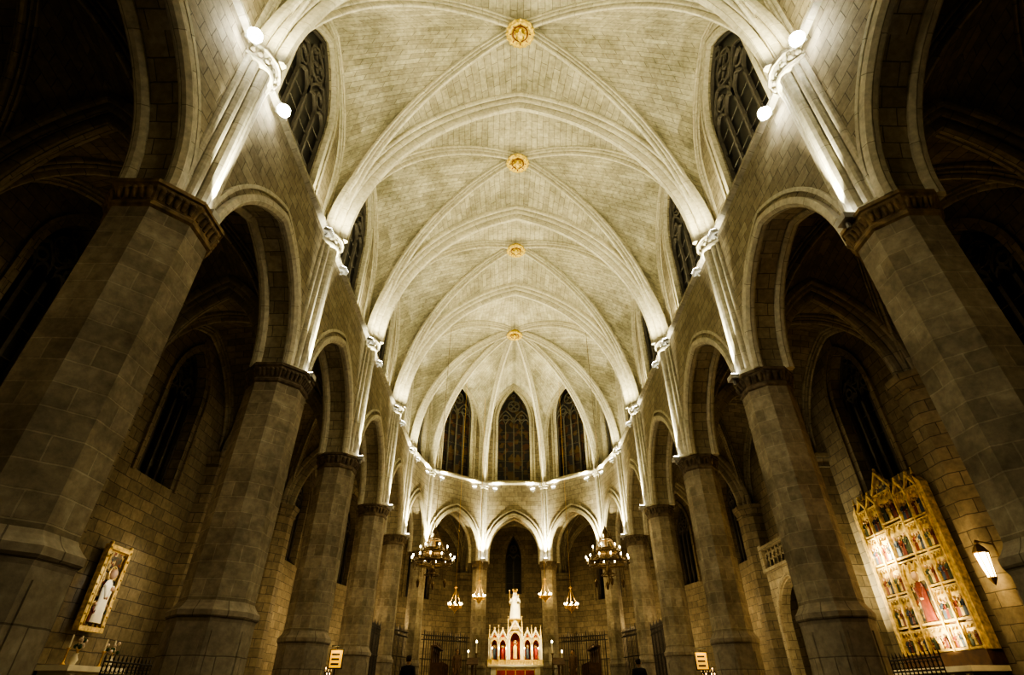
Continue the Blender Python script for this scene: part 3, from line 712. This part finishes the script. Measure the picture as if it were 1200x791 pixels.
mb.obj('votive_lamp',[M_BRASS,E_ORANGE],(9.25,10.2,4.05)); point((9.25,10.2,4.5),12,(1,.4,.12),.2,'votive_light')
# ------------------------------------------------------------------ left picture & altar
def picture():
    mb=MB()
    mb.box((0,.05,1.1),(1.1,.08,2.1),1)
    for q in(-1,1):
        mb.box((q*.52,-.02,1.1),(.13,.12,2.1),1); mb.cyl((q*.42,-.08,.15),(q*.42,-.08,1.9),.03,.03,8,1)
        mb.ball((q*.52,-.05,2.2),.06,1,8)
        for k in range(9): mb.ball((q*.53,-.09,.15+k*.24),.035,1,6)
    mb.box((0,-.02,2.1),(1.16,.14,.12),1); mb.box((0,-.02,.05),(1.16,.16,.12),1)
    mb.box((0,-.0,1.05),(.8,.04,1.9),6)
    figure(mb,0,-.1,.2,1.4,0); mb.ball((.14,-.16,1.05),.07,4,8)
    figure(mb,-.26,-.08,.2,.5,2); figure(mb,.26,-.08,.2,.5,5)
    o=mb.obj('framed_saint_picture',[M_MARB,M_OLDG,M_DRED,M_BLUE,M_FLESH,M_GREEN,M_PAINT],(-11.45,15.9,2.1),math.radians(90)); o.scale=(.85,1,.97)
    t=MB(); t.box((0,0,.6),(1.9,.7,1.2),0); t.box((0,0,1.25),(2.2,.9,.12),0); t.box((0,-.36,.6),(1.3,.04,.8),1)
    for k in(-.8,.8): t.lathe((k,-.36,.1),[(.08,0),(.05,.08),(.05,.95),(.08,1.05)],8,0)
    for k in(-.85,-.5,.5,.85): t.lathe((k,-.1,1.31),[(.07,0),(.02,.06),(.02,.3),(.05,.36)],8,2); t.cyl((k,-.1,1.66),(k,-.1,1.95),.02,.02,6,0)
    for k in(-.68,.7):
        t.lathe((k,-.2,1.31),[(.06,0),(.1,.12),(.05,.22),(.07,.26)],10,0)
        for j in range(14):
            a=random.random()*6.28; r=random.random()*.16; t.ball((k+r*math.cos(a),-.2+r*math.sin(a),1.65+random.random()*.22),.045,3 if j%3 else 4,6)
    t.obj('side_altar',[M_MARB,M_GOLDP,M_GOLD,M_FLOWER,M_LEAF],(-11.2,15.85,0),math.radians(90))
picture()
spot((-10.2,15.3,3.9),(-1.3,.5,-.9),40,60,(.95,.97,1),.05,.9,'picture_spot')
spot((-9.8,17.2,5.0),(-1.7,-.5,-2.0),90,90,(1,.9,.65),.05,.9,'picture_spot')
# ------------------------------------------------------------------ tribune on the right
def tribune(y,sg):
    fr=Fr((sg*10.9,y-2.0),(sg*10.9,y+2.0),(0,y)); mb=MB()
    arch_wall(mb,fr,0,4.,0,5.15,(2.,1.5,0,3.0,4.6),0,.35)
    arch_mould(mb,fr,2.,1.6,0,3.0,4.75,0,[(-.1,-.08),(.1,-.08),(.1,.08),(-.1,.08)],1)
    mb.quad(fr.p(0,0,5.15),fr.p(4,0,5.15),fr.p(4,.75,5.15),fr.p(0,.75,5.15))
    for z,h in((5.2,.12),(6.1,.14)):
        mb.box(fr.p(2,.1,z),(.4,4.1,h),1)
    for k in range(11):
        p=fr.p(.1+k*.38,.1,5.26); mb.cyl(p,p+Z*.8,.05,.05,6,1)
        if k<10: mb.torus(fr.p(.29+k*.38,.1,5.75),.15,.035,1,14,5,'X')
    for s_ in(0,4): mb.box(fr.p(s_,.1,5.7),(.3,.3,1.15),1)
    mb.obj('stone_gallery',[M_WALL,M_WALL])
tribune(22.9,1)
lantern(-10.5,31.3,2.3,-1,pw=25,h=.35,w=.2)
def board(x,y):
    mb=MB(); mb.lathe((0,0,0),[(.25,0),(.25,.04),(.03,.07),(.03,1.5)],12,0); mb.box((0,0,1.8),(.5,.05,.62),0); mb.box((0,-.035,1.8),(.42,.03,.54),1)
    mb.cyl((0,0,2.1),(0,-.25,2.2),.015,.015,6,0); mb.cyl((-.15,-.25,2.19),(.15,-.25,2.19),.03,.03,8,0)
    for k in range(3): mb.box((-.02,-.055,1.64+k*.15),(.28,.01,.06),0)
    mb.obj('notice_board',[M_IRON,E_BOARD],(x,y,0)); point((x,y-.4,2.1),8,(1,.75,.3),.08,'board_light')
board(-6.6,22.4); board(7.0,23.6)
for (x,y,z,p) in((-9.3,23,3.5,130),(9.3,23,3.5,110),(-9.3,29,4,220),(9.3,29,4,220),(-8,36,4,200),(8,36,4,200),(0,41.3,4,80),(-4.8,40,4,120),(4.8,40,4,120),(-9.3,16.6,3.5,75),(9.6,19.0,3.0,40),(-9.3,10.3,4,60),(9.3,10.3,4,40),(-9.3,4,5,45),(9.3,4,5,45)):
    point((x,y,z),p,(1,.76,.42),.3,'aisle_lamp')
# ------------------------------------------------------------------ person
def person(x,y,z0,h,rz,coat=M_CLOTH):
    root=empty('standing_person',(x,y,z0),rz); k=h/1.75
    def skin(name,vs,es,rad,m,lv=2):
        me=bpy.data.meshes.new(name); me.from_pydata([tuple(V(v)*k) for v in vs],es,[]); me.materials.append(m)
        o=bpy.data.objects.new(name,me); sc.collection.objects.link(o); o.parent=root
        sk=o.modifiers.new('skin','SKIN')
        for i,r in enumerate(rad):
            a,b=(r if isinstance(r,tuple) else (r,r)); me.skin_vertices[0].data[i].radius=(a*k,b*k); me.skin_vertices[0].data[i].use_root=(i==0)
        sk.use_smooth_shade=True
        s=o.modifiers.new('sub','SUBSURF'); s.levels=lv; s.render_levels=lv
    vs=[(0,0,.95),(0,0,1.1),(0,0,1.28),(0,0,1.42),(0,.0,1.5),
        (-.17,0,1.41),(-.22,.01,1.15),(-.2,-.08,.92),(.17,0,1.41),(.22,.01,1.15),(.2,-.08,.92),
        (-.09,0,.88),(-.10,-.01,.5),(.09,0,.88),(.10,.01,.5)]
    es=[(0,1),(1,2),(2,3),(3,4),(3,5),(5,6),(6,7),(3,8),(8,9),(9,10),(0,11),(11,12),(0,13),(13,14)]
    skin('coat_body',vs,es,[(.16,.11),(.15,.11),(.17,.12),(.14,.09),.055,.07,.055,.042,.07,.055,.042,.1,.11,.1,.11],coat)
    for q in(-1,1):
        skin('leg_%d'%(q+2),[(q*.1,0,.55),(q*.1,-.01,.48),(q*.1,.02,.1),(q*.1,.0,.05),(q*.1,-.16,.03)],[(0,1),(1,2),(2,3),(3,4)],[.075,.065,.05,.045,(.04,.03)],M_TROU)
        hx=q*.2; b=(hx,-.09,.9)
        skin('hand_%d'%(q+2),[b,(hx,-.11,.84),(hx,-.115,.80)],[(0,1),(1,2)],[(.022,.028),(.018,.04),(.014,.038)],M_FLESH)
        for j,(dy,l) in enumerate(((-.03,.07),(-.01,.08),(.01,.075),(.03,.06))):
            skin('finger_%d_%d'%(q+2,j),[(hx,-.115+dy,.80),(hx-q*.005,-.12+dy,.80-l*.55),(hx-q*.02,-.115+dy,.80-l)],[(0,1),(1,2)],[.009,.0085,.007],M_FLESH,1)
        skin('thumb_%d'%(q+2),[(hx,-.135,.85),(hx-q*.01,-.165,.82),(hx-q*.015,-.17,.79)],[(0,1),(1,2)],[.011,.01,.008],M_FLESH,1)
    mb=MB(); c=V((0,-.01,1.62))*k
    mb.lathe(c,[(r*k,zz*k) for r,zz in((.02,-.125),(.05,-.11),(.068,-.06),(.078,0),(.08,.05),(.065,.095),(.03,.12),(.004,.125))],16,0,sx=.95,sy=1.15)
    mb.cyl(V((0,0,1.44))*k,V((0,0,1.54))*k,.055*k,.05*k,12,0)
    mb.lathe(c+V((0,-.09,-.02))*k,[(.004,.04*k),(.012*k,.0),(.014*k,-.015*k),(.004,-.025*k)],8,0,sy=1.5)
    for q in(-1,1):
        mb.ball(c+V((q*.03,-.083,.005))*k,.012*k,2,8); mb.ball(c+V((q*.08,.005,-.005))*k,.022*k,0,8,1.4)
    mb.box(c+V((0,-.083,-.065))*k,(.045*k,.012*k,.01*k),3)
    mb.lathe(c+V((0,.015,.03))*k,[(r*k,zz*k) for r,zz in((.07,-.07),(.086,-.02),(.088,.04),(.072,.085),(.035,.108),(.004,.112))],16,1,sx=.98,sy=1.1)
    mb.obj('head',[M_FLESH,M_HAIR,M_CLOTH,M_RED],parent=root)
M_COAT2=plain('brown_coat',(.16,.10,.06),.9,0,.2,20)
person(-3.65,20.4,0,1.80,math.radians(170))
person(-7.9,14.9,0,1.66,math.radians(60))
person(-3.0,31.6,.98,1.72,math.radians(20),M_COAT2)
person(2.95,31.7,.98,1.70,math.radians(-30),M_COAT2)
person(3.9,20.4,0,1.72,math.radians(160))
# ------------------------------------------------------------------ world & camera
w=bpy.data.worlds.new('night'); sc.world=w; w.use_nodes=True
w.node_tree.nodes['Background'].inputs[0].default_value=(.01,.012,.02,1); w.node_tree.nodes['Background'].inputs[1].default_value=.3
cd=bpy.data.cameras.new('camera'); cam=bpy.data.objects.new('camera',cd); sc.collection.objects.link(cam)
cam.location=(-.38,0,.7); cam.rotation_euler=(math.radians(90+34.1),0,math.radians(-.35))
cd.sensor_width=36; cd.lens=18.6; cd.clip_end=200; cd.clip_start=.05
sc.camera=cam
sc.view_settings.view_transform='AgX'
try: sc.view_settings.look='AgX - High Contrast'
except Exception as e: print(e)
sc.view_settings.exposure=0.1
